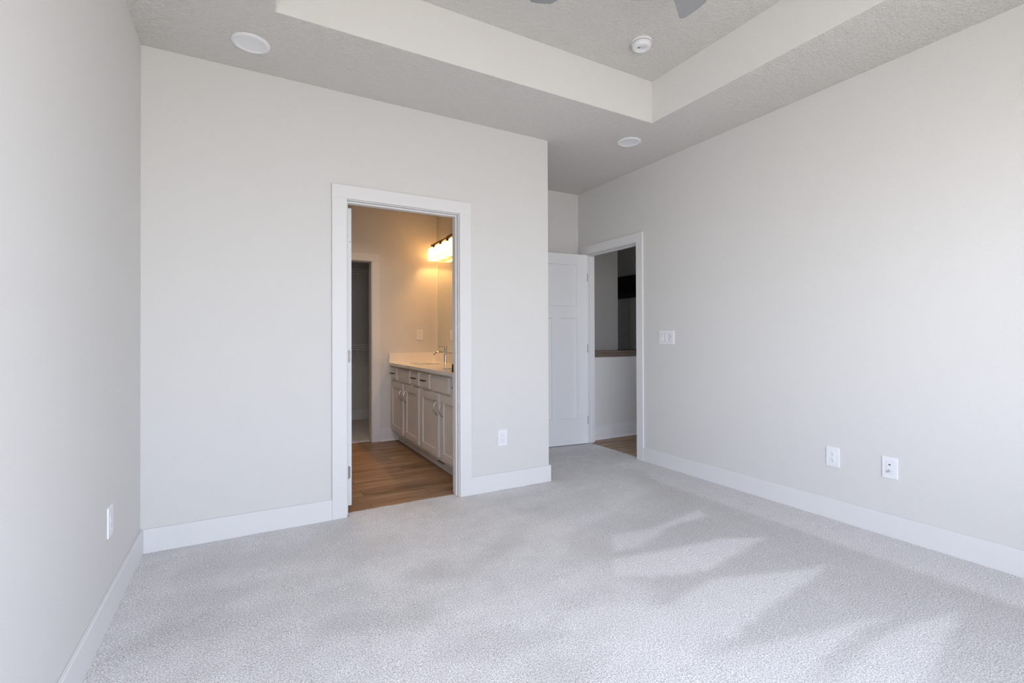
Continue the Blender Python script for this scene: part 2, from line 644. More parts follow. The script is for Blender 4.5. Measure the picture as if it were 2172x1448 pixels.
def lay_at(x, y):
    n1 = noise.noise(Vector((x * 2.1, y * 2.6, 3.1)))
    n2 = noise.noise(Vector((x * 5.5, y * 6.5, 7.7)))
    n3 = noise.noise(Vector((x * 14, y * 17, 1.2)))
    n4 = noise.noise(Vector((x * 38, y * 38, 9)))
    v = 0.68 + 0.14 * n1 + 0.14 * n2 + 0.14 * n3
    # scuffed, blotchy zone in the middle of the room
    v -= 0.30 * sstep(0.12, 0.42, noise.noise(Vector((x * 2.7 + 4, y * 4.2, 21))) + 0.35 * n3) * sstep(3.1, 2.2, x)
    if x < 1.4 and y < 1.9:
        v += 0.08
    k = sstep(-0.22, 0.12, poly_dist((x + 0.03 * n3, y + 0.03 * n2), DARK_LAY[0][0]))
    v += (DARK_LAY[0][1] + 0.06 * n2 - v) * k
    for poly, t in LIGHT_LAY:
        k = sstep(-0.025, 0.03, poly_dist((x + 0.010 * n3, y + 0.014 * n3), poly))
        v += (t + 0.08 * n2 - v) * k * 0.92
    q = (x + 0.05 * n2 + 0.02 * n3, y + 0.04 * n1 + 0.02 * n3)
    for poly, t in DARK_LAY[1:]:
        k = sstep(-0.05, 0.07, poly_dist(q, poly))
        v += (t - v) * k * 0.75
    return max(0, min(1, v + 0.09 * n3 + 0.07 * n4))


# carpet: one piece over room, alcove and door sills
bm = bmesh.new()
STEP = 0.020
lay = bm.verts.layers.float.new('lay')


def frange(a, b):
    n = max(1, round((b - a) / STEP))
    return [a + (b - a) * k / n for k in range(n + 1)]


xs = frange(XL, BJ0)[:-1] + frange(BJ0, BJ1)[:-1] + frange(BJ1, XE)[:-1] + frange(XE, XR)[:-1] + frange(XR, XR + 0.06)
ys = frange(YR, YB)[:-1] + frange(YB, YB + 0.09)[:-1] + frange(YB + 0.09, HJ0)[:-1] + frange(HJ0, HJ1)[:-1] + frange(HJ1, YA)
vd = {}


def carpet_in(x, y):
    if XL < x < XR and YR < y < YB:
        return True
    if XE < x < XR and y < YA:
        return True
    if BJ0 < x < BJ1 and YB < y < YB + 0.09:
        return True
    if XR < x < XR + 0.06 and HJ0 < y < HJ1:
        return True
    return False


def KV(i, j):
    if (i, j) not in vd:
        x, y = xs[i], ys[j]
        z = 0.0
        if BJ0 <= x <= BJ1 and abs(y - YB - 0.09) < 1e-6:
            y += 0.007 * noise.noise(Vector((x * 30, 0, 0))) + 0.012 * noise.noise(Vector((x * 4, 5, 0))) - 0.004
            z = -0.004
        if HJ0 <= y <= HJ1 and abs(x - XR - 0.06) < 1e-6:
            x += 0.006 * noise.noise(Vector((y * 30, 2, 0))) + 0.008 * noise.noise(Vector((y * 5, 9, 0)))
            z = -0.004
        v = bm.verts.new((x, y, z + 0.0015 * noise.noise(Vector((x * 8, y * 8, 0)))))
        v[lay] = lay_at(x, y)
        vd[i, j] = v
    return vd[i, j]


for i in range(len(xs) - 1):
    for j in range(len(ys) - 1):
        if carpet_in((xs[i] + xs[i + 1]) / 2, (ys[j] + ys[j + 1]) / 2):
            bm.faces.new((KV(i, j), KV(i + 1, j), KV(i + 1, j + 1), KV(i, j + 1)))
edge = [e_ for e_ in bm.edges if len(e_.link_faces) == 1]
r = bmesh.ops.extrude_edge_only(bm, edges=edge)
for g in r['geom']:
    if isinstance(g, bmesh.types.BMVert):
        g.co.z = -0.0195
floor = obj('floor', bm, M_carpet, kind='structure')
for p in floor.data.polygons:
    p.use_smooth = True
# the same carpet in the closet
bm = bmesh.new()
lay = bm.verts.layers.float.new('lay')
bx(bm, XL, 1.9, 5.50, 7.004, -0.05, 0.0)
for v in bm.verts:
    v[lay] = 0.6
obj('floor_closet', bm, M_carpet, kind='structure')

# ------------------------------------------------------------------ baseboards
BT, BH = 0.014, 0.128


def baseboard(name, x0, x1, y0, y1, z0=0.0, z1=BH):
    return box_obj(name, M_trim, (x0, x1, y0, y1, z0 - 0.004 if z0 == 0 else z0, z1), bev=0.002, kind='structure')


C1o, C1i, C2i, C2o = 0.485, 0.575, 1.362, 1.4526      # bathroom casing
G1o, G1i, G2i, G2o = 4.258, 4.173, 3.384, 3.3026      # hall casing
CZi, CZo, CT = 2.055, 2.1416, 0.017
baseboard('baseboard_left', XL, XL + BT, YR + BT, YB)
baseboard('baseboard_back', XL + BT, C1o, YB - BT, YB)
baseboard('baseboard_back_corner', C2o, XE + BT, YB - BT, YB)
baseboard('baseboard_alcove_side', XE, XE + BT, YB, YA - BT)
baseboard('baseboard_alcove', XE, XR, YA - BT, YA)
baseboard('baseboard_right', XR - BT, XR, YR + BT, G2o)
baseboard('baseboard_rear', XL, XR, YR, YR + BT)


# ------------------------------------------------------------------ door frames
def casing_x(name, y_face, xo0, xi0, xi1, xo1, zi, zo, z0, jamb0, jamb1, jz, y0, y1, stop=None, sign=-1):
    """frame around an opening in a wall that runs along x; casing on the side of y_face"""
    r = struct_root(name)
    ya, yb_ = sorted((y_face, y_face + sign * CT))
    for a, b in ((xo0, xi0), (xi1, xo1)):
        box_obj('side_casing', M_trim, (a, b, ya, yb_, z0, zi), r, 0.0015)
    box_obj('head_casing', M_trim, (xo0 - 0.001, xo1 + 0.001, ya, yb_, zi, zo), r, 0.0015)
    box_obj('side_jamb', M_trim, (jamb0 - JT, jamb0, y0, y1, z0, jz), r, 0.001)
    box_obj('side_jamb', M_trim, (jamb1, jamb1 + JT, y0, y1, z0, jz), r, 0.001)
    box_obj('head_jamb', M_trim, (jamb0 - JT, jamb1 + JT, y0, y1, jz, jz + JT), r, 0.001)
    if stop:
        s0, s1 = stop
        box_obj('door_stop', M_trim, (jamb0, jamb0 + 0.010, s0, s1, z0, jz - 0.010), r, 0.002)
        box_obj('door_stop', M_trim, (jamb1 - 0.010, jamb1, s0, s1, z0, jz - 0.010), r, 0.002)
        box_obj('door_stop', M_trim, (jamb0, jamb1, s0, s1, jz - 0.010, jz), r, 0.002)
    return r


def swap_xy(root):
    """turn a frame built along x into one along y"""
    for ch in root.children:
        for v in ch.data.vertices:
            v.co.x, v.co.y = v.co.y, v.co.x
        ch.data.flip_normals()


f1 = casing_x('trim_1', YB, C1o, C1i, C2i, C2o, CZi, CZo, 0.0, BJ0, BJ1, JZ, YB, YB + TH, (YB + 0.030, YB + 0.072))
box_obj('strike_plate', M_dark, (BJ1 - 0.0115, BJ1 - 0.0005, YB + 0.0735, YB + 0.10, 0.897, 0.957), f1, label='dark latch strike plate')
f2 = casing_x('trim_2', XR, G2o, G2i, G1i, G1o, CZi, CZo, 0.0, HJ0, HJ1, JZ, XR, XR + 0.12, (XR + 0.040, XR + 0.078))
swap_xy(f2)
f3 = casing_x('trim_3', YF, 0.380, 0.465, 1.242, 1.338, 2.013, 2.100, FZ, CJ0, CJ1, CJZ, YF, YF + TH)


def hinge_leaf(bm, w, h, r, t, y):
    """plate in the xz plane at y, round outer corners on +x"""
    pts = [(0, -h / 2), (w - r, -h / 2)]
    pts += [(w - r + r * math.sin(a), -h / 2 + r - r * math.cos(a)) for a in [math.pi / 2 * k / 5 for k in range(1, 6)]]
    pts += [(w - r + r * math.cos(a), h / 2 - r + r * math.sin(a)) for a in [math.pi / 2 * k / 5 for k in range(6)]]
    pts += [(0, h / 2)]
    a = [bm.verts.new((p[0], y, p[1])) for p in pts]
    b = [bm.verts.new((p[0], y - t, p[1])) for p in pts]
    n = len(pts)
    bm.faces.new(a)
    bm.faces.new(list(reversed(b)))
    for k in range(n):
        bm.faces.new((a[k], b[k], b[(k + 1) % n], a[(k + 1) % n]))


def panel_door(root, W, z0, z1, T, stile, rows, name='door_panel'):
    """craftsman slab in local x (0..W), y (-T..0); rows: list of (za, zb, [(xa, xb), ...]) recessed fields"""
    bm = bmesh.new()
    edges_z = [z0]
    for (za, zb, cells) in rows:
        edges_z += [za, zb]
    edges_z.append(z1)
    bx(bm, 0, stile, -T, 0, z0, z1)
    bx(bm, W - stile, W, -T, 0, z0, z1)
    for k in range(0, len(edges_z), 2):
        bx(bm, stile, W - stile, -T, 0, edges_z[k], edges_z[k + 1])
    for (za, zb, cells) in rows:
        for (c1, c2) in zip(cells, cells[1:]):
            bx(bm, c1[1], c2[0], -T, 0, za, zb)
    slab = obj('door_slab', bm, M_door, root)
    for (za, zb, cells) in rows:
        for (xa, xb) in cells:
            bm = bmesh.new()
            bx(bm, xa, xb, -T + 0.012, -0.012, za, zb)
            # sloped sticking around the field
            for ys_, yd in ((0.0, -0.012), (-T, -T + 0.012)):
                o4 = [(xa, za), (xb, za), (xb, zb), (xa, zb)]
                i4 = [(xa + 0.007, za + 0.007), (xb - 0.007, za + 0.007), (xb - 0.007, zb - 0.007), (xa + 0.007, zb - 0.007)]
                A = [bm.verts.new((p[0], ys_ * 0.999 + (-0.0005 if ys_ == 0 else 0.0005), p[1])) for p in o4]
                B = [bm.verts.new((p[0], yd, p[1])) for p in i4]
                for k in range(4):
                    bm.faces.new((A[k], A[(k + 1) % 4], B[(k + 1) % 4], B[k]))
            obj('door_panel', bm, M_door, root)
    return slab


def lever(root, x, z, T):
    for s in (0.0, -T):
        d = 1 if s == 0.0 else -1
        bm = bmesh.new()
        tube(bm, [(x, s, z), (x, s + d * 0.010, z)], 0.030, 24)
        tube(bm, [(x, s + d * 0.010, z), (x, s + d * 0.045, z)], 0.010, 12)
        tube(bm, [(x + 0.008, s + d * 0.045, z), (x - 0.05, s + d * 0.047, z), (x - 0.105, s + d * 0.043, z)], [0.009, 0.008, 0.006], 10)
        obj('lever_handle', bm, M_nickel, root, True)


# bathroom door, swung fully into the bathroom: only its hinge edge faces the room
D1 = struct_root('door_1', (0.592, YB + TH + 0.010, 0), math.radians(90))
W1, T1 = 0.760, 0.038
panel_door(D1, W1, 0.029, 2.031, T1, 0.13, [(0.30, 1.357, [(0.13, 0.335), (0.425, 0.63)]), (1.485, 1.932, [(0.13, 0.63)])])
lever(D1, W1 - 0.07, 0.93, T1)
for zc, m_ in ((1.8025, M_plate), (1.0305, M_nickel), (0.250, M_nickel)):
    bm = bmesh.new()
    hinge_leaf(bm, 0.030, 0.086, 0.011, 0.0015, 0.0)
    # stand the leaf on the hinge edge: its plane is the edge of the slab (local x = 0)
    for v in bm.verts:
        x, y, z = v.co
        v.co = (y - 0.0003, -x, z + zc)
    h = obj('hinge', bm, m_, D1, label='white primed hinge leaf' if m_ is M_plate else 'grey hinge leaf')
    for (dy, dz) in ((0.008, 0.036), (0.0205, 0.0), (0.008, -0.036)):
        bm = bmesh.new()
        tube(bm, [(-0.0035, -dy - 0.008 + 0.002, zc + dz), (-0.0005, -dy - 0.008 + 0.002, zc + dz)], 0.0028, 10)
        obj('screw', bm, M_slot if m_ is M_plate else M_steel, h, True)

# hall door, open against the alcove wall
ang2 = math.atan2(0.1104, -0.9939)
D2 = struct_root('door_2', (3.2455, 4.1305, 0), ang2)
panel_door(D2, 0.760, 0.009, 2.045, 0.035, 0.131, [(0.285, 1.357, [(0.131, 0.335), (0.430, 0.629)]), (1.485, 1.932, [(0.131, 0.629)])])
lever(D2, 0.69, 0.93, 0.035)
for zc in (1.803, 1.031, 0.257):
    bm = bmesh.new()
    tube(bm, [(-0.0045, -0.004, zc - 0.043), (-0.0045, -0.004, zc + 0.043)], 0.0040, 10)
    obj('hinge', bm, M_hinge, D2, True)


# ------------------------------------------------------------------ windows behind the camera
for k, (a, b) in enumerate(WINS):
    r = struct_root('window_%d' % (k + 1))
    bm = bmesh.new()
    y0, y1 = YR - 0.085, YR - 0.035
    bx(bm, a, a + 0.045, y0, y1, WZ0, WZ1)
    bx(bm, b - 0.045, b, y0, y1, WZ0, WZ1)
    bx(bm, a + 0.045, b - 0.045, y0, y1, WZ0, WZ0 + 0.045)
    bx(bm, a + 0.045, b - 0.045, y0, y1, WZ1 - 0.045, WZ1)
    obj('window_frame', bm, M_outer, r)
    box_obj('window_pane', M_glass, (a + 0.045, b - 0.045, YR - 0.062, YR - 0.058, WZ0 + 0.045, WZ1 - 0.045), r)
box_obj('trim_4', M_trim, (WINS[0][0] - 0.05, WINS[-1][1] + 0.05, YR, YR + 0.03, WZ0 - 0.025, WZ0), bev=0.003, kind='structure')

# ------------------------------------------------------------------ wall plates (local: plate in xz, faces -y)
def plate_mesh(w_, h_, t=0.006):
    bm = bmesh.new()
    bx(bm, -w_ / 2, w_ / 2, -t, 0, -h_ / 2, h_ / 2)
    es = [e_ for e_ in bm.edges if all(abs(v.co.y + t) < 1e-6 for v in e_.verts)]
    bmesh.ops.bevel(bm, geom=es, offset=0.0035, segments=2, profile=0.6, affect='EDGES')
    return bm


def outlet(loc, rz, label, decora=True, group=None, w_=0.078, h_=0.124):
    t = thing('power_outlet', label, 'outlet', loc, rz)
    obj('cover_plate', plate_mesh(w_, h_), M_plate, t)
    if decora:
        bm = bmesh.new()
        bx(bm, -0.0168, 0.0168, -0.0075, -0.004, -0.0335, 0.0335, bev=0.001)
        f = obj('receptacle', bm, M_plate, t)
        fs = [f, f]
        ys_ = -0.0078
        bm = bmesh.new()
        bx(bm, -0.0176, 0.0176, -0.00615, -0.005, -0.0343, 0.0343)
        obj('gap_line', bm, M_grey, t)
    else:
        fs = []
        for zc in (0.0195, -0.0195):
            bm = bmesh.new()
            pts = []
            for k in range(36):
                a = 2 * math.pi * k / 36
                x, z = 0.0172 * math.cos(a), 0.0172 * math.sin(a)
                pts.append((x, max(-0.0135, min(0.0135, z))))
            A = [bm.verts.new((p[0], -0.005, zc + p[1])) for p in pts]
            B = [bm.verts.new((p[0], -0.0085, zc + p[1])) for p in pts]
            bm.faces.new(B)
            for k in range(36):
                bm.faces.new((A[k], A[(k + 1) % 36], B[(k + 1) % 36], B[k]))
            fs.append(obj('receptacle', bm, M_plate, t))
        ys_ = -0.0088
        bm = bmesh.new()
        tube(bm, [(0, -0.005, 0), (0, -0.0075, 0)], 0.003, 12)
        obj('screw', bm, M_plate, t, True)
    for f, zc in zip(fs, (0.0195 if not decora else 0.0165, -0.0195 if not decora else -0.0165)):
        for xx, hh in ((-0.0062, 0.0078), (0.0062, 0.0062)):
            bm = bmesh.new()
            bx(bm, xx - 0.0010, xx + 0.0010, ys_, ys_ + 0.003, zc + 0.001, zc + 0.001 + hh)
            obj('slot', bm, M_slot, f)
        bm = bmesh.new()
        tube(bm, [(0, ys_, zc - 0.0075), (0, ys_ + 0.003, zc - 0.0075)], 0.0026, 10)
        obj('ground_hole', bm, M_slot, f)
    return t


outlet((XL, 2.553, 0.399), math.radians(90), 'white outlet low on the left wall near the room corner')
outlet((1.716, YB, 0.391), 0, 'white outlet with square insert, low between bathroom doorway and wall corner')
outlet((XR, 1.660, 0.392), math.radians(-90), 'white outlet with two round sockets, low on the right wall', decora=False)
outlet((1.798, YF, 1.188), 0, 'outlet on the bathroom wall above the cream side splash, beside the mirror', w_=0.074, h_=0.120)

t = thing('cable_plate', 'white wall plate with a screw-on cable connector, low on the right wall', 'wall plate', (XR, 1.3525, 0.395), math.radians(-90))
obj('cover_plate', plate_mesh(0.078, 0.124), M_plate, t)
bm = bmesh.new()
bx(bm, -0.0176, 0.0176, -0.00615, -0.005, -0.0343, 0.0343)
obj('gap_line', bm, M_grey, t)
bm = bmesh.new()
bx(bm, -0.0168, 0.0168, -0.0075, -0.004, -0.0335, 0.0335, bev=0.001)
ins = obj('insert', bm, M_plate, t)
bm = bmesh.new()
bx(bm, -0.006, 0.006, -0.0078, -0.005, 0.016, 0.0215)
bx(bm, -0.001, 0.005, -0.0078, -0.005, 0.0135, 0.016)
obj('data_jack', bm, M_slot, ins)
bm = bmesh.new()
tube(bm, [(0, -0.0070, -0.017), (0, -0.0095, -0.017)], 0.0072, 6)
tube(bm, [(0, -0.0095, -0.017), (0, -0.0195, -0.017)], 0.0052, 14)
obj('cable_connector', bm, M_chrome, ins, True, label='metal cable connector')
for zz in (0.049, -0.049):
    bm = bmesh.new()
    tube(bm, [(0, -0.005, zz), (0, -0.0068, zz)], 0.003, 12)
    obj('screw', bm, M_plate, t, True)

t = thing('switch_plate', 'white three-gang switch plate with two rockers beside the hall doorway', 'light switch', (XR, 3.025, 1.150), math.radians(-90))
obj('cover_plate', plate_mesh(0.174, 0.122), M_plate, t)
for k, xx in enumerate((-0.0485, -0.0025, 0.0435)):
    bm = bmesh.new()
    bx(bm, xx - 0.0182, xx + 0.0182, -0.00615, -0.005, -0.0345, 0.0345)
    obj('gap_line', bm, M_grey, t)
    bm = bmesh.new()
    bx(bm, xx - 0.0168, xx + 0.0168, -0.0072, -0.004, -0.0335, 0.0335, bev=0.0008)
    fr = obj('insert', bm, M_plate, t)
    if k < 2:
        bm = bmesh.new()
        A = [bm.verts.new(c) for c in ((xx - 0.0145, -0.0068, -0.031), (xx + 0.0145, -0.0068, -0.031), (xx + 0.0145, -0.0068, 0.031), (xx - 0.0145, -0.0068, 0.031))]
        B = [bm.verts.new(c) for c in ((xx - 0.0145, -0.0125, -0.031), (xx + 0.0145, -0.0125, -0.031), (xx + 0.0145, -0.0078, 0.031), (xx - 0.0145, -0.0078, 0.031))]
        bm.faces.new(B)
        for q in range(4):
            bm.faces.new((A[q], A[(q + 1) % 4], B[(q + 1) % 4], B[q]))
        obj('rocker', bm, M_plate, fr)
    else:
        for (a, b, c, d, nm, mm) in ((-0.0125, -0.0080, 0.0235, 0.0305, 'indicator', M_slot), (-0.0125, -0.0080, -0.0195, -0.0135, 'indicator', M_slot),
                                     (-0.0150, 0.0085, -0.0095, -0.0078, 'slider', M_slot), (-0.0020, 0.0050, 0.002, 0.018, 'button', M_grey),
                                     (0.0095, 0.0125, -0.006, 0.017, 'button', M_grey), (-0.0105, 0.0060, -0.029, -0.027, 'button', M_grey)):
            box_obj(nm, mm, (xx + a, xx + b, -0.0081, -0.006, c, d), fr)

# ------------------------------------------------------------------ recessed ceiling lights, smoke detector, fan
def downlight(loc, label):
    t = thing('recessed_light', label, 'ceiling light', loc, group='recessed lights in the ceiling border')
    bm = bmesh.new()
    lathe(bm, [(0.094, 0.0), (0.0935, -0.004), (0.086, -0.0085), (0.074, -0.0095), (0.069, -0.007), (0.069, -0.002)], 56)
    obj('trim_ring', bm, M_plate, t, True)
    bm = bmesh.new()
    lathe(bm, [(0.069, -0.006), (0.050, -0.004), (0.0, -0.003)], 56)
    obj('lens', bm, M_plate, t, True)
    return t


downlight((0.029, 2.924, H), 'round white recessed light near the left wall, unlit')
downlight((2.732, 2.924, H), 'round white recessed light over the alcove entrance, unlit')

t = thing('smoke_detector', 'round white smoke detector on the raised tray ceiling', 'smoke detector', (2.223, 2.260, TZ))
bm = bmesh.new()
lathe(bm, [(0.0, 0.0), (0.064, 0.0), (0.065, -0.003), (0.065, -0.013), (0.0635, -0.0155), (0.060, -0.0165)], 48)
obj('mounting_base', bm, M_plate, t, True)
bm = bmesh.new()
lathe(bm, [(0.055, -0.0150), (0.055, -0.0190), (0.0610, -0.0195), (0.0605, -0.030), (0.056, -0.042), (0.048, -0.0475), (0.042, -0.0480), (0.039, -0.0455), (0.030, -0.0430), (0.0, -0.0425)], 48)
cov = obj('cover', bm, M_plate, t, True)
bm = bmesh.new()
for k in range(5):
    bx(bm, -0.026 + k * 0.0035, -0.024 + k * 0.0035, -0.010, 0.004, -0.0438, -0.0420)
obj('vent_slots', bm, M_slot, cov)
bm = bmesh.new()
for rr in range(4):
    for k in range(6):
        bx(bm, -0.005 + k * 0.005, -0.002 + k * 0.005, -0.012 + rr * 0.005, -0.0105 + rr * 0.005, -0.0436, -0.0420)
obj('printed_text', bm, M_grey, cov)
t.rotation_euler.z = math.radians(-28)

FANC = (1.387, 1.310)
t = thing('ceiling_fan', 'ceiling fan with grey blades under the raised tray ceiling', 'ceiling fan', (*FANC, 0))
bm = bmesh.new()
lathe(bm, [(0.0, TZ), (0.07, TZ), (0.068, TZ - 0.02), (0.045, TZ - 0.055), (0.016, TZ - 0.06), (0.0, TZ - 0.06)], 40)
obj('canopy', bm, M_fanm, t, True)
bm = bmesh.new()
tube(bm, [(0, 0, TZ - 0.055), (0, 0, 2.85)], 0.0125, 16)
obj('down_rod', bm, M_fanm, t, True)
bm = bmesh.new()
lathe(bm, [(0.0, 2.870), (0.055, 2.868), (0.105, 2.845), (0.115, 2.80), (0.105, 2.765), (0.07, 2.745), (0.0, 2.742)], 44)
obj('motor_housing', bm, M_fanm, t, True)
BLZ, PITCHB = 2.787, math.radians(-13)
for k in range(5):
    a0 = math.radians(29.5 + 72 * k)
    T = Matrix.Rotation(a0, 4, 'Z') @ Matrix.Translation((0.018, 0, 0)) @ Matrix.Translation((0, 0, BLZ)) @ Matrix.Rotation(PITCHB, 4, 'X')
    bm = bmesh.new()
    pts = [(0.17, -0.050), (0.60, -0.068), (0.622, -0.064), (0.632, -0.050), (0.648, 0.0), (0.655, 0.048), (0.648, 0.064), (0.630, 0.070), (0.17, 0.052), (0.155, 0.03), (0.155, -0.03)]
    prism(bm, pts, -0.0035, 0.0035)
    bm.transform(T)
    bl = obj('blade', bm, M_fan, t)
    bm = bmesh.new()
    prism(bm, [(0.09, -0.018), (0.16, -0.03), (0.235, -0.022), (0.235, 0.022), (0.16, 0.03), (0.09, 0.018)], 0.0035, 0.0085)
    bm.transform(T)
    obj('blade_bracket', bm, M_fanm, bl)

# ------------------------------------------------------------------ bathroom: vanity
XV = 1.452                               # face of the cabinet doors
DTH = 0.020


def arch_pull(x, y, zc, parent, L=0.118):
    bm = bmesh.new()
    pts = []
    for k in range(13):
        s = -1 + 2 * k / 12
        pts.append((x - 0.004 - 0.030 * (1 - s * s) ** 0.8, y, zc + s * L / 2))
    tube(bm, [(x + 0.001, y, zc - L / 2)] + pts + [(x + 0.001, y, zc + L / 2)], 0.0045, 10)
    return obj('handle', bm, M_steel, parent, True)


def bar_pull(x, y0, y1, z, parent):
    bm = bmesh.new()
    tube(bm, [(x - 0.026, y0, z), (x - 0.026, y1, z)], 0.0055, 10)
    for yy in (y0 + 0.02, y1 - 0.02):
        tube(bm, [(x + 0.001, yy, z), (x - 0.026, yy, z)], 0.0045, 8)
    return obj('handle', bm, M_dark, parent, True, label='dark bronze bar pull')


def cabinet(y0, y1, doors, fronts, label, vent=None):
    t = thing('vanity_cabinet', label, 'cabinet', (0, 0, 0), group='vanity cabinets')
    bm = bmesh.new()
    bx(bm, XV + DTH, XV + DTH + 0.019, y0, y1, 0.095, 0.8445)         # face frame
    for yy in (y0, y1 - 0.016):
        bx(bm, XV + DTH + 0.019, BW - 0.001, yy, yy + 0.016, 0.095, 0.8445)
    bx(bm, XV + DTH + 0.019, BW - 0.001, y0 + 0.016, y1 - 0.016, 0.095, 0.111)
    bx(bm, BW - 0.009, BW - 0.001, y0 + 0.016, y1 - 0.016, 0.111, 0.8445)
    obj('cabinet_body', bm, M_cab, t)
    bm = bmesh.new()
    bx(bm, 1.548, BW - 0.001, y0, y1, FZ, 0.095)
    tk = obj('toe_kick', bm, M_cab, t)
    bm = bmesh.new()
    prism(bm, [(0, 0), (-0.012, 0), (-0.011, 0.008), (-0.006, 0.016), (0, 0.018)], 0, 1)
    for v in bm.verts:
        x, z, q = v.co
        v.co = (1.548 + x, y0 + q * (y1 - y0), FZ + z)
    obj('shoe_molding', bm, M_cab, t)
    if vent:
        bm = bmesh.new()
        bx(bm, 1.540, 1.549, vent[0], vent[1], 0.030, 0.078)
        vg = obj('vent_grille', bm, M_nickel, t, label='grey vent grille in the toe kick')
        bm = bmesh.new()
        for k in range(5):
            bx(bm, 1.5385, 1.5405, vent[0] + 0.01, vent[1] - 0.01, 0.036 + k * 0.008, 0.039 + k * 0.008)
        obj('vent_slots', bm, M_slot, vg)
    for (a, b, side) in doors:
        z0, z1, s = 0.125, 0.668, 0.062
        bm = bmesh.new()
        bx(bm, XV, XV + DTH, a, a + s, z0, z1, bev=0.0012)
        bx(bm, XV, XV + DTH, b - s, b, z0, z1, bev=0.0012)
        bx(bm, XV, XV + DTH, a + s, b - s, z0, z0 + s, bev=0.0012)
        bx(bm, XV, XV + DTH, a + s, b - s, z1 - s, z1, bev=0.0012)
        d = obj('cabinet_door', bm, M_cab, t)
        bm = bmesh.new()
        bx(bm, XV + 0.009, XV + DTH - 0.001, a + s - 0.004, b - s + 0.004, z0 + s - 0.004, z1 - s + 0.004)
        obj('door_panel', bm, M_cab, d)
        arch_pull(XV, (a + 0.018) if side < 0 else (b - 0.050), 0.548, d)
    for (a, b, pull) in fronts:
        bm = bmesh.new()
        bx(bm, XV, XV + DTH, a, b, 0.690, 0.822, bev=0.0015)
        d = obj('drawer' if pull else 'false_front', bm, M_cab, t)
        if pull:
            c = (a + b) / 2
            bar_pull(XV, c - (0.060 if b - a > 0.19 else 0.045), c + (0.060 if b - a > 0.19 else 0.045), 0.760, d)
    return t


cabinet(4.410, 5.430, [(4.963, 5.420, -1), (4.445, 4.885, 1)],
        [(5.195, 5.420, True), (4.731, 5.112, False), (4.445, 4.655, True)],
        'white vanity cabinet against the far bathroom wall, two doors and two drawers')
cabinet(3.345, 4.408, [(3.907, 4.377, -1), (3.380, 3.843, 1)],
        [(4.136, 4.367, True), (3.677, 4.078, False), (3.385, 3.565, True)],
        'white vanity cabinet nearer the bathroom doorway, partly hidden by its jamb', vent=(4.000, 4.142))

# countertop with sink cut-outs
bm = bmesh.new()
us = [1.434, 1.575, 1.845, BW]
S1, S2 = (4.775, 5.165), (3.690, 4.120)
vs = [3.343, S2[0], S2[1], S1[0], S1[1], YF]
vd = {}
solid = {(i, j): not (i == 1 and j in (1, 3)) for i in range(3) for j in range(5)}
for (i, j), s in solid.items():
    if not s:
        continue
    a, b, c, d = us[i], us[i + 1], vs[j], vs[j + 1]
    for z in (0.845, 0.873):
        bm.faces.new((CV(a, c, z), CV(b, c, z), CV(b, d, z), CV(a, d, z)))
    for (di, dj, p, q) in ((-1, 0, (a, c), (a, d)), (1, 0, (b, c), (b, d)), (0, -1, (a, c), (b, c)), (0, 1, (a, d), (b, d))):
        if not solid.get((i + di, j + dj)):
            bm.faces.new((CV(*p, 0.845), CV(*q, 0.845), CV(*q, 0.873), CV(*p, 0.873)))
ct = obj('countertop', bm, M_quartz, label='cream quartz countertop running along the white vanity cabinets', cat='countertop')
box_obj('back_splash', M_quartz, (BW - 0.020, BW, 3.343, YF - 0.020, 0.873, 0.979), ct, 0.001)
box_obj('side_splash', M_quartz, (1.434, BW, YF - 0.020, YF, 0.873, 0.979), ct, 0.001)


def sink(y0, y1, label):
    bm = bmesh.new()
    a, b = 1.567, 1.853
    y0, y1 = y0 - 0.008, y1 + 0.008
    o4 = [(a, y0), (b, y0), (b, y1), (a, y1)]
    i4 = [(a + 0.03, y0 + 0.03), (b - 0.03, y0 + 0.03), (b - 0.03, y1 - 0.03), (a + 0.03, y1 - 0.03)]
    rings = []
    for pts, z in ((o4, 0.8445), (o4, 0.76), (i4, 0.725)):
        rings.append([bm.verts.new((p[0], p[1], z)) for p in pts])
    for A, B in zip(rings, rings[1:]):
        for k in range(4):
            bm.faces.new((A[k], A[(k + 1) % 4], B[(k + 1) % 4], B[k]))
    bm.faces.new(rings[-1])
    es = [e_ for e_ in bm.edges if not (all(abs(v.co.z - 0.8445) < 1e-5 for v in e_.verts))]
    bmesh.ops.bevel(bm, geom=es, offset=0.018, segments=3, profile=0.5, affect='EDGES')
    s = obj('sink', bm, M_basin, None, True, label=label, cat='sink', group='undermount sinks')
    bm = bmesh.new()
    lathe(bm, [(0.024, 0.7262), (0.022, 0.7275), (0.0, 0.7265)], 24, ((a + b) / 2, (y0 + y1) / 2, 0))
    obj('drain', bm, M_chrome, s, True)
    return s


sink(*S1, 'white rectangular undermount sink in front of the chrome faucet')
sink(*S2, 'white undermount sink nearer the bathroom doorway, mostly behind its jamb')

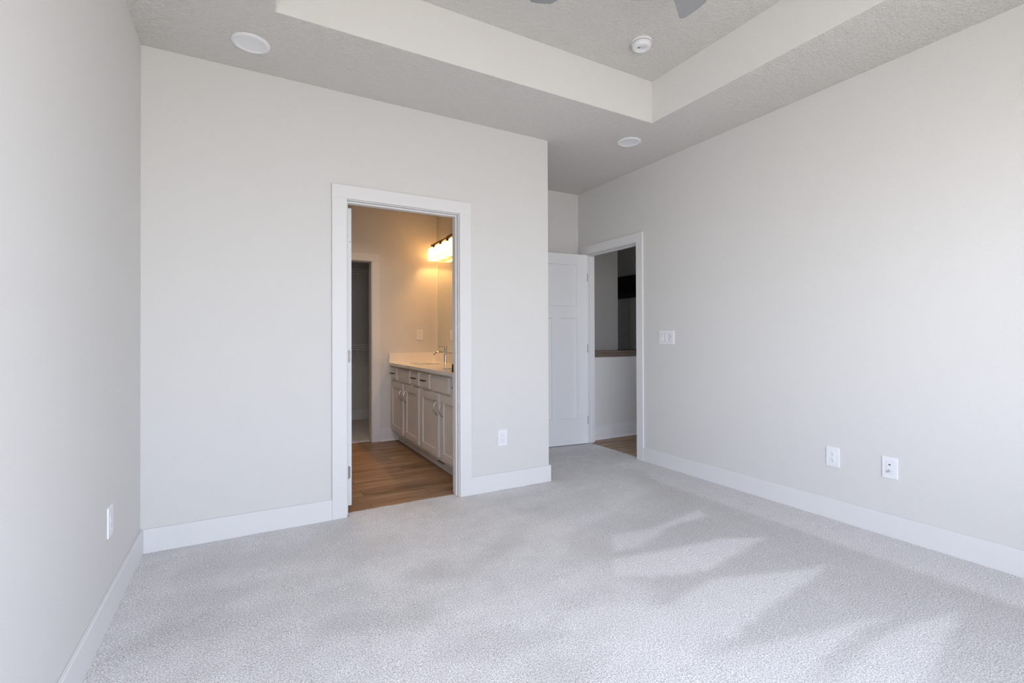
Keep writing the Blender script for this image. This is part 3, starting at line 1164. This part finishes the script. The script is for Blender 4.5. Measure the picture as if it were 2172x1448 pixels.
# faucet
t = thing('faucet', 'chrome single-lever faucet on the cream countertop below the mirror', 'faucet', (1.925, 4.945, 0.873))
bm = bmesh.new()
lathe(bm, [(0.0, 0.0), (0.027, 0.0), (0.027, 0.006), (0.021, 0.009), (0.0185, 0.012), (0.0185, 0.168), (0.017, 0.171), (0.0, 0.171)], 28)
obj('faucet_body', bm, M_chrome, t, True)
bm = bmesh.new()
tube(bm, [(-0.010, 0, 0.118), (-0.075, 0, 0.122), (-0.112, 0, 0.116), (-0.126, 0, 0.102), (-0.130, 0, 0.092)], [0.0125, 0.0115, 0.0115, 0.012, 0.012], 14)
obj('spout', bm, M_chrome, t, True)
bm = bmesh.new()
lathe(bm, [(0.0185, 0.171), (0.0205, 0.174), (0.0205, 0.186), (0.017, 0.190), (0.0, 0.190)], 24)
bx(bm, -0.088, 0.0, -0.009, 0.009, 0.179, 0.185, bev=0.002)
obj('lever_handle', bm, M_chrome, t, True)

# mirror
t = thing('mirror', 'large frameless mirror on the bathroom wall above the backsplash', 'mirror', (0, 0, 0))
bm = bmesh.new()
bx(bm, BW - 0.006, BW - 0.0005, 3.372, 5.418, 0.984, 2.034)
es = [e_ for e_ in bm.edges if all(abs(v.co.x - (BW - 0.006)) < 1e-6 for v in e_.verts)]
bmesh.ops.bevel(bm, geom=es, offset=0.0045, segments=1, profile=0.5, affect='EDGES')
obj('mirror_glass', bm, M_mirror, t)
for yy in (5.4165, 3.3735):
    bm = bmesh.new()
    tube(bm, [(BW - 0.0045, yy, 0.984), (BW - 0.0045, yy, 2.034)], 0.0045, 14)
    obj('edge_glint', bm, M_edge, t, True)  # pale strip painting the bright reflection at the glass edge
for yy in (5.365, 4.4, 3.5):
    bm = bmesh.new()
    bx(bm, BW - 0.012, BW - 0.0003, yy - 0.012, yy + 0.012, 2.026, 2.046, bev=0.002)
    obj('mirror_clip', bm, M_chrome, t)

# vanity light
LAMP_W = 6.4
BATH_W = 5.0
t = thing('vanity_light', 'lit four-shade vanity light with dark bronze bar above the mirror', 'light fixture', (0, 0, 0))
ys4 = [5.308 - 0.212 * k for k in range(4)]
bm = bmesh.new()
bx(bm, 1.921, 1.939, ys4[3] - 0.10, 5.402, 2.233, 2.251, bev=0.002)
obj('mounting_bar', bm, M_dark, t)
bm = bmesh.new()
bx(bm, BW - 0.022, BW, (ys4[1] + ys4[2]) / 2 - 0.08, (ys4[1] + ys4[2]) / 2 + 0.08, 2.185, 2.300, bev=0.004)
bx(bm, 1.935, BW - 0.02, (ys4[1] + ys4[2]) / 2 - 0.012, (ys4[1] + ys4[2]) / 2 + 0.012, 2.235, 2.249)
obj('backplate', bm, M_dark, t)
for yc in ys4:
    bm = bmesh.new()
    tube(bm, [(1.930, yc, 2.235), (1.930, yc, 2.190)], [0.014, 0.022], 16)
    obj('shade_holder', bm, M_dark, t, True)
    bm = bmesh.new()
    h0, h1, z0, z1 = 0.0575, 0.0545, 2.055, 2.198
    prof = [(h1 - 0.010, z1), (h1 - 0.003, z1 - 0.003), (h1, z1 - 0.010), (h0, z0)]
    rings = []
    c_ = 0.014
    for (hh, z) in prof:
        ring = []
        for (sx, sy) in ((1, 1), (-1, 1), (-1, -1), (1, -1)):
            base = math.atan2(sy, sx) - math.pi / 4
            for q in range(5):
                a = base + math.pi / 2 * q / 4
                ring.append(bm.verts.new((1.929 + sx * (hh - c_) + c_ * math.cos(a), yc + sy * (hh - c_) + c_ * math.sin(a), z)))
        rings.append(ring)
    n = len(rings[0])
    for A, B in zip(rings, rings[1:]):
        for k in range(n):
            bm.faces.new((A[k], A[(k + 1) % n], B[(k + 1) % n], B[k]))
    bm.faces.new(rings[0])
    sh = obj('lamp_shade', bm, M_opal, t, True, label='glowing opal glass shade')
    bm = bmesh.new()
    lathe(bm, [(0.013, 2.192), (0.013, 2.165), (0.010, 2.160), (0.0, 2.160)], 16, (1.930, yc, 0))
    obj('lamp_socket', bm, M_plate, sh, True)
    ld = bpy.data.lights.new('bulb_light', 'POINT')
    ld.energy = LAMP_W
    ld.color = (1.0, 0.51, 0.16)
    ld.shadow_soft_size = 0.030
    lo = bpy.data.objects.new('bulb_light', ld)
    COL.objects.link(lo)
    lo.location = (1.930, yc, 2.132)

# added unseen lamp on the bathroom ceiling, lifts the lower part of the room
ld = bpy.data.lights.new('bathroom_fill_light', 'AREA')
ld.shape = 'DISK'
ld.size = 0.14
ld.energy = BATH_W
ld.color = (1.0, 0.76, 0.52)
ld.spread = math.radians(130)
lo = bpy.data.objects.new('bathroom_fill_light', ld)
COL.objects.link(lo)
lo.location = (0.75, 4.45, H - 0.012)
bm = bmesh.new()
lathe(bm, [(0.094, 0.0), (0.0935, -0.004), (0.086, -0.0085), (0.074, -0.0095), (0.071, -0.007), (0.071, -0.002)], 48, (0.75, 4.45, H))
obj('trim_5', bm, M_plate, None, True, kind='structure')  # ring around the added ceiling lamp

# bathroom baseboards
baseboard('baseboard_bathroom', 1.338, 1.548, YF - BT, YF, FZ, 0.125)
bm = bmesh.new()
prism(bm, [(0, 0), (-0.012, 0), (-0.011, 0.008), (-0.006, 0.016), (0, 0.018)], 0, 1)
for v in bm.verts:
    x, z, q = v.co
    v.co = (1.338 + q * 0.21, YF - BT + x, FZ + z)
obj('trim_6', bm, M_trim, kind='structure')
baseboard('baseboard_closet', XL, 1.9, 7.004 - BT, 7.004, 0.0, 0.142)


# ------------------------------------------------------------------ closet shelves
def wire_shelf(z, label):
    t = thing('wire_shelf', label, 'shelf', (0, 0, 0), group='closet wire shelves')
    x0, x1, yb_, yf_ = 0.75, 1.885, 6.992, 6.690
    bm = bmesh.new()
    for yy in (yb_ - 0.004, 6.84):
        tube(bm, [(x0, yy, z - 0.004), (x1, yy, z - 0.004)], 0.0032, 6)
    k = x0 + 0.01
    while k < x1:
        tube(bm, [(k, yb_, z), (k, yf_, z), (k, yf_, z - 0.034)], 0.0020, 5)
        k += 0.0254
    obj('shelf_deck', bm, M_wire, t)
    for dz in (0.0, -0.034):
        bm = bmesh.new()
        tube(bm, [(x0, yf_ - 0.003, z + dz), (x1, yf_ - 0.003, z + dz)], 0.0045, 8)
        obj('front_rail', bm, M_wire, t, True)
    bm = bmesh.new()
    tube(bm, [(x0, yf_ + 0.02, z - 0.062), (x1, yf_ + 0.02, z - 0.062)], 0.0045, 8)
    obj('hanging_rod', bm, M_wire, t, True)
    for bxp in (1.345, 0.90):
        bm = bmesh.new()
        tube(bm, [(bxp, yf_, z - 0.034), (bxp, yb_ + 0.004, z - 0.29)], 0.005, 8)
        bx(bm, bxp - 0.008, bxp + 0.008, yb_ - 0.004, 7.003, z - 0.32, z - 0.27)
        obj('brace', bm, M_wire, t)
    return t


wire_shelf(2.090, 'upper white wire shelf on the back wall of the dim closet')
wire_shelf(1.060, 'lower white wire shelf on the back wall of the dim closet')

# ------------------------------------------------------------------ hall beyond the second doorway
M_hall = M_wall
wall('wall_hall_half', 'x', 4.294, 4.409, XR + 0.12, 6.0, -0.1, 0.965)
bm = bmesh.new()
bx(bm, XR + 0.12, 6.0, 4.284, 4.419, 0.926, 0.968)
bx(bm, XR + 0.12, 6.0, 4.268, 4.435, 0.972, 0.998, bev=0.002)
bx(bm, XR + 0.12, 6.0, 4.286, 4.417, 0.966, 0.973)
obj('trim_7', bm, M_capw, kind='structure')
baseboard('baseboard_hall', XR + 0.12, 6.0, 4.294 - BT, 4.294, FZ, 0.137)
bm = bmesh.new()
prism(bm, [(0, 0), (-0.012, 0), (-0.011, 0.008), (-0.006, 0.016), (0, 0.018)], 0, 1)
for v in bm.verts:
    x, z, q = v.co
    v.co = (XR + 0.12 + q * (6.0 - XR - 0.12), 4.294 - BT + x, FZ + z)
obj('trim_8', bm, M_trim, kind='structure')
wall('wall_stair', 'x', 5.5, 5.615, XR + 0.12, 4.897, -0.1, H)
wall('wall_stair_return', 'y', 4.782, 4.897, 5.615, 8.0, -0.1, H)
wall('wall_hall_right', 'y', 6.0, 6.12, 1.0, 8.0, -0.1, H)
wall('wall_hall_far', 'x', 8.0, 8.12, 4.782, 6.12, -0.1, H)
wall('wall_hall_near', 'x', 0.88, 1.0, XR + 0.12, 6.12, -0.1, H, [ADDED_HWIN])
r = struct_root('window_4')  # unseen, put in to let more daylight into the hall
bm = bmesh.new()
bx(bm, ADDED_HWIN[0], ADDED_HWIN[0] + 0.045, 0.90, 0.95, ADDED_HWIN[2], ADDED_HWIN[3])
bx(bm, ADDED_HWIN[1] - 0.045, ADDED_HWIN[1], 0.90, 0.95, ADDED_HWIN[2], ADDED_HWIN[3])
bx(bm, ADDED_HWIN[0] + 0.045, ADDED_HWIN[1] - 0.045, 0.90, 0.95, ADDED_HWIN[2], ADDED_HWIN[2] + 0.045)
bx(bm, ADDED_HWIN[0] + 0.045, ADDED_HWIN[1] - 0.045, 0.90, 0.95, ADDED_HWIN[3] - 0.045, ADDED_HWIN[3])
obj('window_frame', bm, M_outer, r)
box_obj('window_pane', M_glass, (ADDED_HWIN[0] + 0.045, ADDED_HWIN[1] - 0.045, 0.923, 0.927, ADDED_HWIN[2] + 0.045, ADDED_HWIN[3] - 0.045), r)
box_obj('ceiling_hall', M_wall, (XR + 0.12, 6.12, 0.88, 8.12, H, 2.85), kind='structure')
box_obj('ceiling_alcove', M_wall, (XE, XR, YA, YA + TH, H, 2.85), kind='structure')
# dark header and pale side casing on the far hall wall, dark ledge on the stair side
box_obj('trim_9', M_black, (5.90, 6.0, 5.6, 7.2, 1.935, 2.235), kind='structure')
box_obj('trim_10', mat('dark_grey_rail', (0.05, 0.045, 0.05), 0.5), (5.95, 6.0, 5.6, 7.2, 1.85, 1.935), kind='structure')
box_obj('trim_11', M_trim, (5.98, 6.0, 5.95, 6.39, FZ, 1.85), kind='structure')
box_obj('trim_12', M_black, (4.872, 6.0, 5.405, 5.497, 0.937, 0.970), kind='structure', bev=0.003)
